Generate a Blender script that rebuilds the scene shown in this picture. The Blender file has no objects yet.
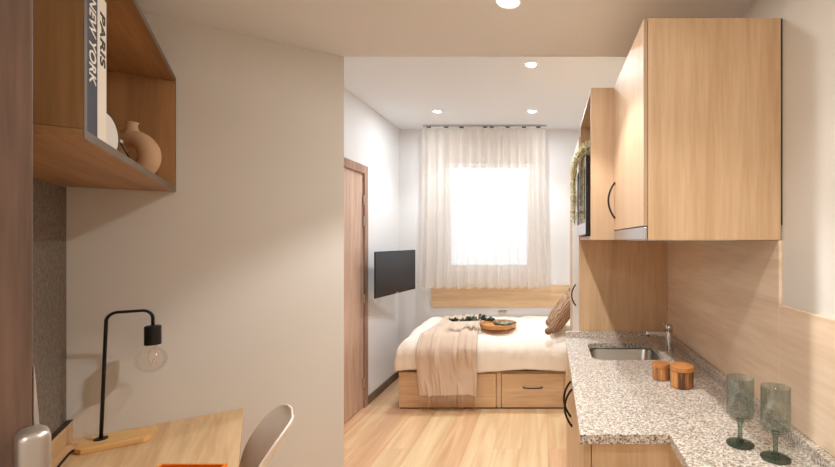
import bpy, bmesh, math, random
from mathutils import Vector, Matrix, noise
S = bpy.context.scene
COL = S.collection
PI = math.pi
R = math.radians
random.seed(7)

# ------------------------------------------------------------------ materials
def srgb(r, g, b):
    f = lambda c: (c/255/12.92) if c/255 <= .04045 else ((c/255+.055)/1.055)**2.4
    return (f(r), f(g), f(b), 1)

def new_mat(name):
    m = bpy.data.materials.new(name); m.use_nodes = True
    nt = m.node_tree; b = nt.nodes['Principled BSDF']
    return m, nt, b

def plain(name, col, rough=.5, metal=0, spec=.5, bump=0, bscale=60, **kw):
    m, nt, b = new_mat(name)
    b.inputs['Base Color'].default_value = col
    b.inputs['Roughness'].default_value = rough
    b.inputs['Metallic'].default_value = metal
    b.inputs['Specular IOR Level'].default_value = spec
    for k, v in kw.items():
        b.inputs[k.replace('_', ' ')].default_value = v
    if bump:
        tc = nt.nodes.new('ShaderNodeTexCoord'); n = nt.nodes.new('ShaderNodeTexNoise')
        n.inputs['Scale'].default_value = bscale; n.inputs['Detail'].default_value = 4
        bp = nt.nodes.new('ShaderNodeBump'); bp.inputs['Strength'].default_value = bump; bp.inputs['Distance'].default_value = .01
        nt.links.new(tc.outputs['Object'], n.inputs['Vector']); nt.links.new(n.outputs['Fac'], bp.inputs['Height'])
        nt.links.new(bp.outputs['Normal'], b.inputs['Normal'])
    return m

def wood(name, dark, light, axis='Z', scale=1.0, rough=.45, contrast=.95, rot=(0, 0, 0), knots=False):
    m, nt, b = new_mat(name)
    N, L = nt.nodes, nt.links
    tc = N.new('ShaderNodeTexCoord'); mp = N.new('ShaderNodeMapping')
    s = {'X': (.9, 14, 14), 'Y': (14, .9, 14), 'Z': (14, 14, .9)}[axis]
    mp.inputs['Scale'].default_value = tuple(v*scale for v in s)
    mp.inputs['Rotation'].default_value = rot
    n1 = N.new('ShaderNodeTexNoise'); n1.inputs['Scale'].default_value = 1.0; n1.inputs['Detail'].default_value = 5
    n1.inputs['Roughness'].default_value = .6; n1.inputs['Distortion'].default_value = .6
    mp2 = N.new('ShaderNodeMapping'); mp2.inputs['Scale'].default_value = tuple(v*scale*7 for v in s); mp2.inputs['Rotation'].default_value = rot
    n2 = N.new('ShaderNodeTexNoise'); n2.inputs['Detail'].default_value = 2
    n2.inputs['Scale'].default_value = 1.0
    mx = N.new('ShaderNodeMath'); mx.operation = 'MULTIPLY_ADD'; mx.inputs[1].default_value = .35
    rp = N.new('ShaderNodeValToRGB')
    rp.color_ramp.elements[0].position = .5-.28/contrast*.5+.17; rp.color_ramp.elements[0].color = dark
    rp.color_ramp.elements[1].position = .5+.28/contrast*.5+.17; rp.color_ramp.elements[1].color = light
    L.new(tc.outputs['Object'], mp.inputs['Vector']); L.new(tc.outputs['Object'], mp2.inputs['Vector'])
    L.new(mp.outputs[0], n1.inputs['Vector']); L.new(mp2.outputs[0], n2.inputs['Vector'])
    L.new(n2.outputs['Fac'], mx.inputs[0]); L.new(n1.outputs['Fac'], mx.inputs[2])
    L.new(mx.outputs[0], rp.inputs['Fac']); L.new(rp.outputs['Color'], b.inputs['Base Color'])
    b.inputs['Roughness'].default_value = rough
    return m

def granite_mat():
    m, nt, b = new_mat('granite'); N, L = nt.nodes, nt.links
    tc = N.new('ShaderNodeTexCoord')
    def nz(scale, det=3):
        n = N.new('ShaderNodeTexNoise'); n.inputs['Scale'].default_value = scale; n.inputs['Detail'].default_value = det
        n.inputs['Roughness'].default_value = .65
        L.new(tc.outputs['Object'], n.inputs['Vector']); return n
    def ramp(p0, c0, p1, c1, src):
        r = N.new('ShaderNodeValToRGB'); e = r.color_ramp.elements
        e[0].position, e[0].color, e[1].position, e[1].color = p0, c0, p1, c1
        L.new(src, r.inputs['Fac']); return r
    base = ramp(.40, srgb(160, 148, 136), .56, srgb(230, 223, 213), nz(145).outputs['Fac'])
    k1 = ramp(.375, (1, 1, 1, 1), .44, (0, 0, 0, 1), nz(195, 2).outputs['Fac'])
    k2 = ramp(.56, (0, 0, 0, 1), .66, (1, 1, 1, 1), nz(125, 4).outputs['Fac'])
    m1 = N.new('ShaderNodeMix'); m1.data_type = 'RGBA'; m1.inputs['B'].default_value = srgb(80, 73, 67)
    m2 = N.new('ShaderNodeMix'); m2.data_type = 'RGBA'; m2.inputs['B'].default_value = srgb(150, 128, 108)
    L.new(k2.outputs['Color'], m2.inputs['Factor']); L.new(base.outputs['Color'], m2.inputs['A'])
    L.new(k1.outputs['Color'], m1.inputs['Factor']); L.new(m2.outputs['Result'], m1.inputs['A'])
    L.new(m1.outputs['Result'], b.inputs['Base Color'])
    b.inputs['Roughness'].default_value = .28
    return m

def floor_mat():
    m, nt, b = new_mat('oak_laminate_floor'); N, L = nt.nodes, nt.links
    tc = N.new('ShaderNodeTexCoord'); mp = N.new('ShaderNodeMapping'); mp.inputs['Rotation'].default_value = (0, 0, PI/2)
    br = N.new('ShaderNodeTexBrick'); br.offset = .37
    br.inputs['Color1'].default_value = (.2, .2, .2, 1); br.inputs['Color2'].default_value = (.8, .8, .8, 1); br.inputs['Mortar'].default_value = (.05, .05, .05, 1)
    br.inputs['Scale'].default_value = 1; br.inputs['Brick Width'].default_value = 1.25; br.inputs['Row Height'].default_value = .19
    br.inputs['Mortar Size'].default_value = .0012; br.inputs['Bias'].default_value = 0
    L.new(tc.outputs['Object'], mp.inputs['Vector']); L.new(mp.outputs[0], br.inputs['Vector'])
    mp2 = N.new('ShaderNodeMapping'); mp2.inputs['Scale'].default_value = (11, .7, 1)
    n = N.new('ShaderNodeTexNoise'); n.inputs['Scale'].default_value = 1.2; n.inputs['Detail'].default_value = 5; n.inputs['Distortion'].default_value = .7
    # offset the grain from plank to plank
    ad = N.new('ShaderNodeVectorMath'); ad.operation = 'ADD'; sc = N.new('ShaderNodeVectorMath'); sc.operation = 'SCALE'; sc.inputs['Scale'].default_value = 9
    L.new(br.outputs['Color'], sc.inputs[0]); L.new(tc.outputs['Object'], mp2.inputs['Vector']); L.new(mp2.outputs[0], ad.inputs[0]); L.new(sc.outputs[0], ad.inputs[1])
    L.new(ad.outputs[0], n.inputs['Vector'])
    rp = N.new('ShaderNodeValToRGB'); e = rp.color_ramp.elements
    e[0].position, e[0].color, e[1].position, e[1].color = .3, srgb(206, 166, 122), .7, srgb(236, 204, 164)
    L.new(n.outputs['Fac'], rp.inputs['Fac'])
    mx = N.new('ShaderNodeMix'); mx.data_type = 'RGBA'; mx.blend_type = 'OVERLAY'; mx.inputs['Factor'].default_value = .28
    L.new(rp.outputs['Color'], mx.inputs['A']); L.new(br.outputs['Color'], mx.inputs['B']); L.new(mx.outputs['Result'], b.inputs['Base Color'])
    b.inputs['Roughness'].default_value = .32
    return m

def fabric_panel_mat():
    m, nt, b = new_mat('grey_fabric'); N, L = nt.nodes, nt.links
    tc = N.new('ShaderNodeTexCoord'); mp = N.new('ShaderNodeMapping'); mp.inputs['Scale'].default_value = (220, 220, 26)
    n = N.new('ShaderNodeTexNoise'); n.inputs['Scale'].default_value = 1.5; n.inputs['Detail'].default_value = 3
    n2 = N.new('ShaderNodeTexNoise'); n2.inputs['Scale'].default_value = 160
    rp = N.new('ShaderNodeValToRGB'); e = rp.color_ramp.elements
    e[0].position, e[0].color, e[1].position, e[1].color = .3, srgb(92, 84, 77), .7, srgb(148, 138, 127)
    ad = N.new('ShaderNodeMath'); ad.operation = 'MULTIPLY_ADD'; ad.inputs[1].default_value = .5
    hl = N.new('ShaderNodeMath'); hl.operation = 'MULTIPLY'; hl.inputs[1].default_value = .5
    L.new(tc.outputs['Object'], mp.inputs['Vector']); L.new(mp.outputs[0], n.inputs['Vector']); L.new(tc.outputs['Object'], n2.inputs['Vector'])
    L.new(n2.outputs['Fac'], hl.inputs[0]); L.new(n.outputs['Fac'], ad.inputs[0]); L.new(hl.outputs[0], ad.inputs[2])
    L.new(ad.outputs[0], rp.inputs['Fac']); L.new(rp.outputs['Color'], b.inputs['Base Color'])
    b.inputs['Roughness'].default_value = .95; b.inputs['Specular IOR Level'].default_value = .1
    return m

def sheer_mat():
    m = bpy.data.materials.new('sheer_curtain_fabric'); m.use_nodes = True
    nt = m.node_tree; N, L = nt.nodes, nt.links; N.clear()
    out = N.new('ShaderNodeOutputMaterial')
    d = N.new('ShaderNodeBsdfDiffuse'); d.inputs['Color'].default_value = srgb(236, 227, 218)
    t = N.new('ShaderNodeBsdfTranslucent'); t.inputs['Color'].default_value = srgb(240, 233, 226)
    tr = N.new('ShaderNodeBsdfTransparent')
    a = N.new('ShaderNodeMixShader'); a.inputs[0].default_value = .5
    c = N.new('ShaderNodeMixShader'); c.inputs[0].default_value = .36
    L.new(d.outputs[0], a.inputs[1]); L.new(t.outputs[0], a.inputs[2])
    L.new(a.outputs[0], c.inputs[1]); L.new(tr.outputs[0], c.inputs[2]); L.new(c.outputs[0], out.inputs[0])
    return m

def clear_glass(name, tint=(1, 1, 1, 1), refl=.08, fres=.6):
    m = bpy.data.materials.new(name); m.use_nodes = True
    nt = m.node_tree; N, L = nt.nodes, nt.links; N.clear()
    out = N.new('ShaderNodeOutputMaterial'); tr = N.new('ShaderNodeBsdfTransparent'); tr.inputs[0].default_value = tint
    g = N.new('ShaderNodeBsdfGlossy'); g.inputs['Roughness'].default_value = .03
    lw = N.new('ShaderNodeLayerWeight'); lw.inputs['Blend'].default_value = .25
    mx = N.new('ShaderNodeMixShader'); ml = N.new('ShaderNodeMath'); ml.operation = 'MULTIPLY_ADD'; ml.inputs[1].default_value = fres; ml.inputs[2].default_value = refl
    fc = N.new('ShaderNodeMath'); fc.operation = 'POWER'; fc.inputs[1].default_value = 3
    cm = N.new('ShaderNodeMix'); cm.data_type = 'RGBA'; cm.inputs['A'].default_value = tint; cm.inputs['B'].default_value = tuple(c**4 for c in tint[:3])+(1,)
    L.new(lw.outputs['Facing'], fc.inputs[0]); L.new(fc.outputs[0], cm.inputs['Factor']); L.new(cm.outputs['Result'], tr.inputs[0])
    L.new(lw.outputs['Fresnel'], ml.inputs[0]); L.new(ml.outputs[0], mx.inputs[0])
    L.new(tr.outputs[0], mx.inputs[1]); L.new(g.outputs[0], mx.inputs[2]); L.new(mx.outputs[0], out.inputs[0])
    return m

def emit(name, col, st):
    m, nt, b = new_mat(name)
    b.inputs['Base Color'].default_value = (.8, .8, .8, 1)
    b.inputs['Emission Color'].default_value = col; b.inputs['Emission Strength'].default_value = st
    return m

M = {}
OD, OL = srgb(200, 166, 128), srgb(220, 190, 154)
M['oak_v'] = wood('oak_laminate_upright', OD, OL, 'Z')
M['oak_x'] = wood('oak_laminate_across', OD, OL, 'X')
M['oak_y'] = wood('oak_laminate_along', OD, OL, 'Y')
M['oak_lit'] = wood('lit_oak_laminate', srgb(182, 152, 122), srgb(198, 170, 140), 'Z', contrast=.6, rough=.5)  # copy of the oak for strongly lit faces, light worked into its colour
M['splash'] = wood('oak_splash_panel', srgb(224, 198, 170), srgb(242, 222, 198), 'Y', scale=.8, rot=(R(12), 0, 0))
M['shelf'] = wood('shelf_oak', srgb(144, 106, 66), srgb(178, 136, 92), 'Y', scale=.8)
M['shelf_v'] = wood('shelf_oak_upright', srgb(144, 106, 66), srgb(178, 136, 92), 'Z', scale=.8)
M['shelf_edge'] = plain('taupe_edge_band', srgb(104, 92, 82), .5)
M['desk'] = wood('desk_oak', srgb(196, 158, 112), srgb(222, 190, 148), 'Y', contrast=.85)
M['walnut'] = wood('walnut_veneer', srgb(88, 66, 54), srgb(118, 91, 76), 'Z', scale=1.2, rough=.4)  # entrance door's copy has its shade put into the colour; baseboards share the tone
M['walnut_lit'] = wood('lit_walnut_veneer', srgb(176, 142, 122), srgb(206, 174, 152), 'Z', scale=1.2, rough=.35)  # same door walnut, brighter light on the bedroom door put into the colour
M['walnut_mid'] = wood('mid_walnut_veneer', srgb(140, 106, 88), srgb(170, 134, 114), 'Z', scale=1.2, rough=.35)
M['bamboo'] = wood('bamboo', srgb(214, 164, 98), srgb(232, 188, 126), 'X', rough=.4)
M['olive'] = wood('olive_wood', srgb(96, 56, 26), srgb(212, 150, 90), 'Z', scale=2.6, contrast=1.3, rough=.35)
M['olive_lid'] = wood('olive_wood_lid', srgb(176, 112, 58), srgb(218, 154, 92), 'X', scale=1.6, contrast=.55, rough=.35)
M['traywood'] = wood('tray_wood', srgb(186, 124, 66), srgb(212, 158, 98), 'X', rough=.45)
M['floor'] = floor_mat()
M['granite'] = granite_mat()
M['fabric_panel'] = fabric_panel_mat()
M['wall'] = plain('warm_white_paint', srgb(223, 221, 216), .85, spec=.2, bump=.02, bscale=220)
M['wall_bed'] = plain('white_paint', srgb(223, 222, 222), .85, spec=.2, bump=.02, bscale=220)
M['ceil'] = plain('ceiling_paint', srgb(231, 234, 238), .9, spec=.1)
M['steel'] = plain('brushed_steel', srgb(190, 186, 180), .3, 1)
M['alu'] = plain('satin_aluminium', srgb(205, 205, 208), .38, 1)
M['chrome'] = plain('chrome', srgb(215, 213, 210), .12, 1)
M['lock'] = plain('satin_nickel', srgb(188, 180, 172), .36, .85)
M['black'] = plain('matt_black_metal', srgb(22, 20, 19), .45, spec=.4)
M['blackgloss'] = plain('black_glass', srgb(14, 14, 16), .08, spec=.6)
M['screen'] = plain('tv_screen', srgb(26, 28, 33), .28, spec=.5)
M['darkplastic'] = plain('dark_plastic', srgb(24, 24, 26), .45)
M['gap'] = plain('plinth_dark', srgb(60, 46, 36), .6)
M['white'] = plain('white_plastic', srgb(240, 236, 230), .3)
M['upvc'] = plain('white_frame', srgb(236, 234, 232), .35)
M['shutter'] = plain('beige_shutter_box', srgb(196, 184, 172), .6)
M['palegrey'] = plain('pale_grey_laminate', srgb(214, 208, 204), .35)
M['duvet'] = plain('ivory_cotton', srgb(242, 233, 220), .9, spec=.1, bump=.12, bscale=40)
M['throw'] = plain('tan_wool', srgb(212, 190, 170), .95, spec=.05, bump=.25, bscale=90)
M['fringe'] = plain('tan_fringe', srgb(196, 166, 140), .95, spec=.05)
M['pillow'] = None
M['plush'] = plain('brown_plush', srgb(150, 116, 92), .95, spec=.05, bump=.5, bscale=120)
M['clay'] = plain('beige_ceramic', srgb(212, 180, 146), .75, spec=.2, bump=.05, bscale=150)
M['mirror'] = plain('white_dial', srgb(225, 222, 216), .35)
M['brass'] = plain('aged_brass', srgb(84, 66, 44), .4, .8)
M['bookblue'] = plain('slate_blue_cloth', srgb(62, 68, 80), .7, bump=.1, bscale=300)
M['bookwhite'] = plain('cream_paper_cover', srgb(228, 222, 210), .6)
M['pages'] = plain('book_pages', srgb(224, 214, 196), .8)
M['ink_w'] = plain('white_ink', srgb(236, 232, 224), .6)
M['ink_b'] = plain('black_ink', srgb(40, 38, 38), .6)
M['orange'] = plain('orange_lacquer', srgb(236, 132, 30), .35)
M['orange_in'] = plain('orange_lining', srgb(186, 92, 30), .6)
M['sheer'] = sheer_mat()
M['pane'] = clear_glass('window_glass', (1, 1, 1, 1), .02)
M['clear'] = clear_glass('clear_bulb_glass', (.99, .985, .97, 1), .012, .3)
M['smoke'] = clear_glass('smoked_green_glass', (.87, .90, .885, 1), .012, .35)
M['smoke_thick'] = clear_glass('smoked_green_glass_thick', (.60, .68, .64, 1), .04, .5)
M['leafdark'] = plain('eucalyptus_leaf', srgb(62, 74, 58), .6, bump=.1)
M['leafmid'] = plain('grey_green_leaf', srgb(150, 160, 138), .7)
M['stem'] = plain('brown_stem', srgb(92, 74, 50), .8)
M['garland'] = plain('yellow_green_leaf', srgb(238, 230, 184), .7)
M['garland2'] = plain('pale_leaf', srgb(248, 244, 222), .7)
M['glow'] = emit('lamp_lens', (1, .93, .82, 1), 22)
M['filament'] = plain('amber_filament', srgb(222, 160, 84), .4)

def pillow_mat():
    m, nt, b = new_mat('striped_brown_plush'); N, L = nt.nodes, nt.links
    tc = N.new('ShaderNodeTexCoord'); w = N.new('ShaderNodeTexWave'); w.bands_direction = 'X'
    w.inputs['Scale'].default_value = 16; w.inputs['Distortion'].default_value = 9; w.inputs['Detail'].default_value = 3
    rp = N.new('ShaderNodeValToRGB'); e = rp.color_ramp.elements
    e[0].position, e[0].color, e[1].position, e[1].color = .25, srgb(138, 108, 86), .8, srgb(176, 146, 122)
    L.new(tc.outputs['Object'], w.inputs['Vector']); L.new(w.outputs['Fac'], rp.inputs['Fac']); L.new(rp.outputs['Color'], b.inputs['Base Color'])
    bp = N.new('ShaderNodeBump'); bp.inputs['Strength'].default_value = .4; L.new(w.outputs['Fac'], bp.inputs['Height']); L.new(bp.outputs[0], b.inputs['Normal'])
    b.inputs['Roughness'].default_value = .95; b.inputs['Specular IOR Level'].default_value = .05
    return m
M['pillow'] = pillow_mat()

# ------------------------------------------------------------------ mesh helpers
def box(bm, x0, x1, y0, y1, z0, z1):
    v = [bm.verts.new(p) for p in ((x0, y0, z0), (x1, y0, z0), (x1, y1, z0), (x0, y1, z0), (x0, y0, z1), (x1, y0, z1), (x1, y1, z1), (x0, y1, z1))]
    for f in ((3, 2, 1, 0), (4, 5, 6, 7), (0, 1, 5, 4), (1, 2, 6, 5), (2, 3, 7, 6), (3, 0, 4, 7)):
        bm.faces.new([v[i] for i in f])
    return bm

def lathe(bm, prof, seg=32, c=(0, 0, 0), axis='Z', closed=False):
    rings = []
    for r, z in prof:
        ring = []
        for i in range(seg):
            a = 2*PI*i/seg
            p = (r*math.cos(a), r*math.sin(a), z)
            if axis == 'X': p = (p[2], p[0], p[1])
            elif axis == 'Y': p = (p[0], -p[2], p[1])
            ring.append(bm.verts.new((p[0]+c[0], p[1]+c[1], p[2]+c[2])))
        rings.append(ring)
    n = len(rings)
    for k in range(n if closed else n-1):
        a, b = rings[k], rings[(k+1) % n]
        for i in range(seg):
            bm.faces.new((a[i], a[(i+1) % seg], b[(i+1) % seg], b[i]))
    if not closed:
        if prof[0][0] > 1e-6: bm.faces.new(rings[0][::-1])
        if prof[-1][0] > 1e-6: bm.faces.new(rings[-1])
    return bm

def smooth_path(pts, n=6):
    pts = [Vector(p) for p in pts]; out = []
    for i in range(len(pts)-1):
        p0 = pts[max(i-1, 0)]; p1 = pts[i]; p2 = pts[i+1]; p3 = pts[min(i+2, len(pts)-1)]
        for k in range(n):
            t = k/n
            out.append(.5*((2*p1)+(p2-p0)*t+(2*p0-5*p1+4*p2-p3)*t*t+(3*p1-p0-3*p2+p3)*t**3))
    out.append(pts[-1]); return out

def tube(bm, pts, r, seg=10, cap=True):
    pts = [Vector(p) for p in pts]; rr = r if isinstance(r, (list, tuple)) else [r]*len(pts)
    rings = []; up = None
    for i, p in enumerate(pts):
        t = (pts[min(i+1, len(pts)-1)]-pts[max(i-1, 0)]).normalized()
        if up is None:
            up = t.orthogonal().normalized()
        up = (up-t*up.dot(t)).normalized(); w = t.cross(up)
        rings.append([bm.verts.new(p+(up*math.cos(2*PI*k/seg)+w*math.sin(2*PI*k/seg))*rr[i]) for k in range(seg)])
    for a, b in zip(rings, rings[1:]):
        for k in range(seg):
            bm.faces.new((a[k], a[(k+1) % seg], b[(k+1) % seg], b[k]))
    if cap:
        bm.faces.new(rings[0][::-1]); bm.faces.new(rings[-1])
    return bm

def prism(bm, outer, z0, z1, holes=()):
    loops = [outer]+list(holes); edges = []; allv = []
    for lp in loops:
        vs = [bm.verts.new((x, y, z0)) for x, y in lp]; allv += vs
        for i in range(len(vs)):
            edges.append(bm.edges.new((vs[i], vs[(i+1) % len(vs)])))
    res = bmesh.ops.triangle_fill(bm, use_beauty=True, use_dissolve=False, edges=edges)
    faces = [g for g in res['geom'] if isinstance(g, bmesh.types.BMFace)]
    ex = bmesh.ops.extrude_face_region(bm, geom=faces)
    for g in ex['geom']:
        if isinstance(g, bmesh.types.BMVert): g.co.z = z1
    bmesh.ops.recalc_face_normals(bm, faces=bm.faces)
    return bm

def rrect(x0, x1, y0, y1, r, n=6):
    out = []
    for cx, cy, a0 in ((x1-r, y1-r, 0), (x0+r, y1-r, PI/2), (x0+r, y0+r, PI), (x1-r, y0+r, 1.5*PI)):
        for k in range(n+1):
            a = a0+PI/2*k/n; out.append((cx+r*math.cos(a), cy+r*math.sin(a)))
    return out

def grid(bm, nu, nv, fn):
    vs = [[bm.verts.new(fn(i/nu, j/nv)) for j in range(nv+1)] for i in range(nu+1)]
    for i in range(nu):
        for j in range(nv):
            bm.faces.new((vs[i][j], vs[i+1][j], vs[i+1][j+1], vs[i][j+1]))
    return bm

def NB(): return bmesh.new()

def obj(name, bm, m, parent=None, smooth=False, bevel=0, solid=0, subd=0):
    bmesh.ops.recalc_face_normals(bm, faces=bm.faces)
    me = bpy.data.meshes.new(name); bm.to_mesh(me); bm.free()
    if smooth:
        for p in me.polygons: p.use_smooth = True
    o = bpy.data.objects.new(name, me); COL.objects.link(o)
    me.materials.append(M[m] if isinstance(m, str) else m)
    if parent is not None: o.parent = parent
    if solid:
        md = o.modifiers.new('thickness', 'SOLIDIFY'); md.thickness = solid; md.offset = 0
    if bevel:
        md = o.modifiers.new('bevel', 'BEVEL'); md.width = bevel; md.segments = 2; md.limit_method = 'ANGLE'; md.angle_limit = R(50)
    if subd:
        md = o.modifiers.new('subd', 'SUBSURF'); md.levels = subd; md.render_levels = subd
    return o

def bx(name, dims, m, parent=None, bevel=.0012, **kw):
    return obj(name, box(NB(), *dims), m, parent, bevel=bevel, **kw)

def thing(name, label, cat, loc=(0, 0, 0), rz=0, group=None, rot=None):
    o = bpy.data.objects.new(name, None); COL.objects.link(o)
    o.location = loc; o.rotation_euler = rot if rot else (0, 0, rz)
    o.empty_display_size = .05
    tag(o, label, cat, group); return o

def tag(o, label, cat, group=None):
    o['label'] = label; o['category'] = cat
    if group: o['group'] = group
    return o

def struct(o, label, cat):
    o['kind'] = 'structure'; tag(o, label, cat); return o

def copy_thing(root, loc, label):
    r = root.copy(); COL.objects.link(r); r.location = loc; r['label'] = label
    for ch in list(root.children):
        c = ch.copy(); COL.objects.link(c); c.parent = r
        for g in list(ch.children):
            d = g.copy(); COL.objects.link(d); d.parent = c
    return r

def text_mesh(name, s, size, m, parent, mat4, length, extrude=.0004):
    cu = bpy.data.curves.new(name, 'FONT'); cu.body = s; cu.size = size; cu.align_x = 'CENTER'; cu.align_y = 'CENTER'
    cu.extrude = extrude; cu.offset = size*.012
    t = bpy.data.objects.new(name+'_src', cu); COL.objects.link(t)
    dg = bpy.context.evaluated_depsgraph_get(); dg.update()
    me = bpy.data.meshes.new_from_object(t.evaluated_get(dg))
    xs = [v.co.x for v in me.vertices]; me.transform(Matrix.Scale(length/(max(xs)-min(xs)), 4, (1, 0, 0))); me.transform(mat4)
    bpy.data.objects.remove(t); bpy.data.curves.remove(cu)
    me.name = name; me.materials.clear(); me.materials.append(M[m])
    o = bpy.data.objects.new(name, me); COL.objects.link(o); o.parent = parent
    return o

# ------------------------------------------------------------------ camera (eye 1.455 m up, looking along +Y)
F = 425.0
cam = bpy.data.cameras.new('camera'); co = bpy.data.objects.new('camera', cam); COL.objects.link(co)
co.location = (0, 0, 1.455); co.rotation_euler = (PI/2, 0, 0)
cam.sensor_width = 36; cam.lens = 36*F/835; cam.shift_x = (417.5-548)/835; cam.shift_y = 6.5/835
cam.clip_start = .02; S.camera = co

# ------------------------------------------------------------------ setting
E1 = Vector((.826, .5637, 0)); E2 = Vector((.5637, -.826, 0)); CN = Vector((-1.598, 1.406, 0))
RZ = math.atan2(.5637, .826)
def W(x, y, z=0): return CN+E1*x-E2*y+Vector((0, 0, z))          # desk-corner frame -> world

struct(bx('floor', (-1.75, .85, -1.45, 4.9, -.06, 0), 'floor', bevel=0), 'light oak plank floor running from the kitchen to the bed', 'floor')
YB, XL, XR, ZB, ZK, YK = 4.59, -1.6, .70, 2.65, 2.265, 1.88
struct(bx('ceiling_bedroom', (-1.75, .85, YK, 4.9, ZB, ZB+.06), 'ceil', bevel=0), 'white higher ceiling above the bed', 'ceiling')
struct(bx('ceiling_kitchen', (-1.75, .85, -1.45, YK, ZK, ZB+.06), 'ceil', bevel=0), 'lowered beige ceiling over kitchen and desk', 'ceiling')
struct(bx('wall_right', (XR, .85, -1.45, 4.9, 0, ZB), 'wall', bevel=0), 'warm white wall behind the kitchen units', 'wall')
# back wall with a window opening
WX0, WX1, WZ0, WZ1, WZB = -1.135, -.17, 1.11, 2.60, 2.31
bm = NB()
box(bm, -1.75, WX0, YB, YB+.25, 0, ZB); box(bm, WX1, XR, YB, YB+.25, 0, ZB)
box(bm, WX0, WX1, YB, YB+.25, 0, WZ0); box(bm, WX0, WX1, YB, YB+.25, WZ1, ZB)
struct(obj('wall_back', bm, 'wall_bed'), 'white end wall around the window', 'wall')
# left wall of the bedroom with a door opening
DY0, DY1, DZ = 2.86, 3.677, 2.03
bm = NB()
box(bm, XL-.15, XL, YK, DY0-.001, 0, ZB); box(bm, XL-.15, XL, DY1+.001, YB, 0, ZB); box(bm, XL-.15, XL, DY0-.001, DY1+.001, DZ+.001, ZB)
struct(obj('wall_left', bm, 'wall_bed'), 'white wall behind the television', 'wall')
# angled wall beside the desk, and the fabric-clad wall behind it
c0 = CN; c1 = W(.8414, 0)
bm = NB(); prism(bm, [(c0.x, c0.y), (c1.x, c1.y), (-1.75, c1.y), (-1.75, 1.3)], 0, ZK)
struct(obj('wall_desk', bm, 'wall'), 'beige angled wall at the end of the desk', 'wall')
g0, g1, g2, g3 = W(0, 0), W(0, -1.08), W(-.25, -1.08), W(-.25, -.05)
bm = NB(); prism(bm, [(g0.x, g0.y), (g1.x, g1.y), (g2.x, g2.y), (g3.x, g3.y)], 0, ZK)
struct(obj('wall_fabric', bm, 'wall'), 'wall behind the desk under the oak shelf', 'wall')
struct(bx('wall_entry', (-1.5, -1.38, -1.45, .75, 0, ZK), 'wall', bevel=0), 'entry wall beside the open brown door', 'wall')
struct(bx('wall_front', (-1.5, .85, -1.45, -1.3, 0, ZK), 'wall', bevel=0), 'wall at the entry end of the room', 'wall')

# grey fabric lining (two sheets with a joint)
t = thing('trim_1', 'grey woven wall lining with a vertical joint behind the desk', 'wall panel', CN, RZ); t['kind'] = 'structure'
obj('panel', box(NB(), 0.0005, .0035, -.052, -.0005, .70, 1.63), 'fabric_panel', t)
obj('panel', box(NB(), 0.0005, .0035, -1.07, -.055, .70, 1.63), 'fabric_panel', t)
# oak splash panels on the right wall
struct(bx('trim_2', (XR-.012, XR-.0005, 1.267, 2.449, .932, 1.454), 'splash'), 'tall oak splashback panel under the wall cabinet', 'wall panel')
struct(bx('trim_3', (XR-.012, XR-.0005, .28, 1.2655, .932, 1.262), 'splash'), 'low oak splashback panel beside the wine glasses', 'wall panel')
# baseboards
struct(bx('baseboard_left', (XL+.0005, XL+.014, 3.752, YB-.001, 0, .07), 'walnut'), 'brown baseboard running below the television', 'baseboard')
struct(bx('baseboard_back', (XL+.015, -1.30, YB-.014, YB-.0005, 0, .07), 'walnut'), 'brown baseboard in the corner beside the bed', 'baseboard')

# ------------------------------------------------------------------ window
t = thing('window_1', 'bright window behind the sheer curtains', 'window', (0, YB+.10, 0)); t['kind'] = 'structure'
bm = NB(); fw = .06
box(bm, WX0+.001, WX0+fw, 0, .06, WZ0+.001, WZB-.001); box(bm, WX1-fw, WX1-.001, 0, .06, WZ0+.001, WZB-.001)
box(bm, WX0+fw, WX1-fw, 0, .06, WZ0+.001, WZ0+fw+.01); box(bm, WX0+fw, WX1-fw, 0, .06, WZB-fw+.01, WZB-.001)
obj('window_frame', bm, 'upvc', t, bevel=.004)
bx('pane', (WX0+fw, WX1-fw, .025, .031, WZ0+fw+.01, WZB-fw+.01), 'pane', t, bevel=0)
bx('shutter_box', (WX0+.001, WX1-.001, -.02, .149, WZB, WZ1-.001), 'shutter', t, bevel=.003)
bx('sill', (WX0+.001, WX1-.001, -.099, -.001, WZ0+.0005, WZ0+.02), 'upvc', t)

# ------------------------------------------------------------------ bedroom door (left wall)
t = thing('door_1', 'brown wooden door with hinges in the white wall left of the television', 'door', (XL, 0, 0)); t['kind'] = 'structure'
bx('leaf', (-.045, -.004, DY0, DY1-.003, .006, DZ-.003), 'walnut_lit', t)
bm = NB()
box(bm, .0005, .016, DY1, DY1+.07, 0, DZ+.07); box(bm, .0005, .016, DY0-.07, DY0, 0, DZ+.07); box(bm, .0005, .016, DY0, DY1, DZ, DZ+.07)
box(bm, -.149, -.046, DY0, DY1, 0, DZ)
obj('casing', bm, 'walnut_mid', t, bevel=.003)
for z in (.22, .95, 1.62, 1.80):
    bm = NB(); lathe(bm, [(.007, z-.04), (.007, z+.04)], 12, (.008, DY1-.003, 0))
    obj('hinge', bm, 'steel', t, smooth=False)

# ------------------------------------------------------------------ entrance door standing open, lower left
ang = math.atan2(-.8, -.6)      # from the free edge towards the hinges
t = thing('door_2', 'brown wooden entrance door standing open at the left edge', 'door', (-.727, .60, 0), ang); t['kind'] = 'structure'
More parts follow.
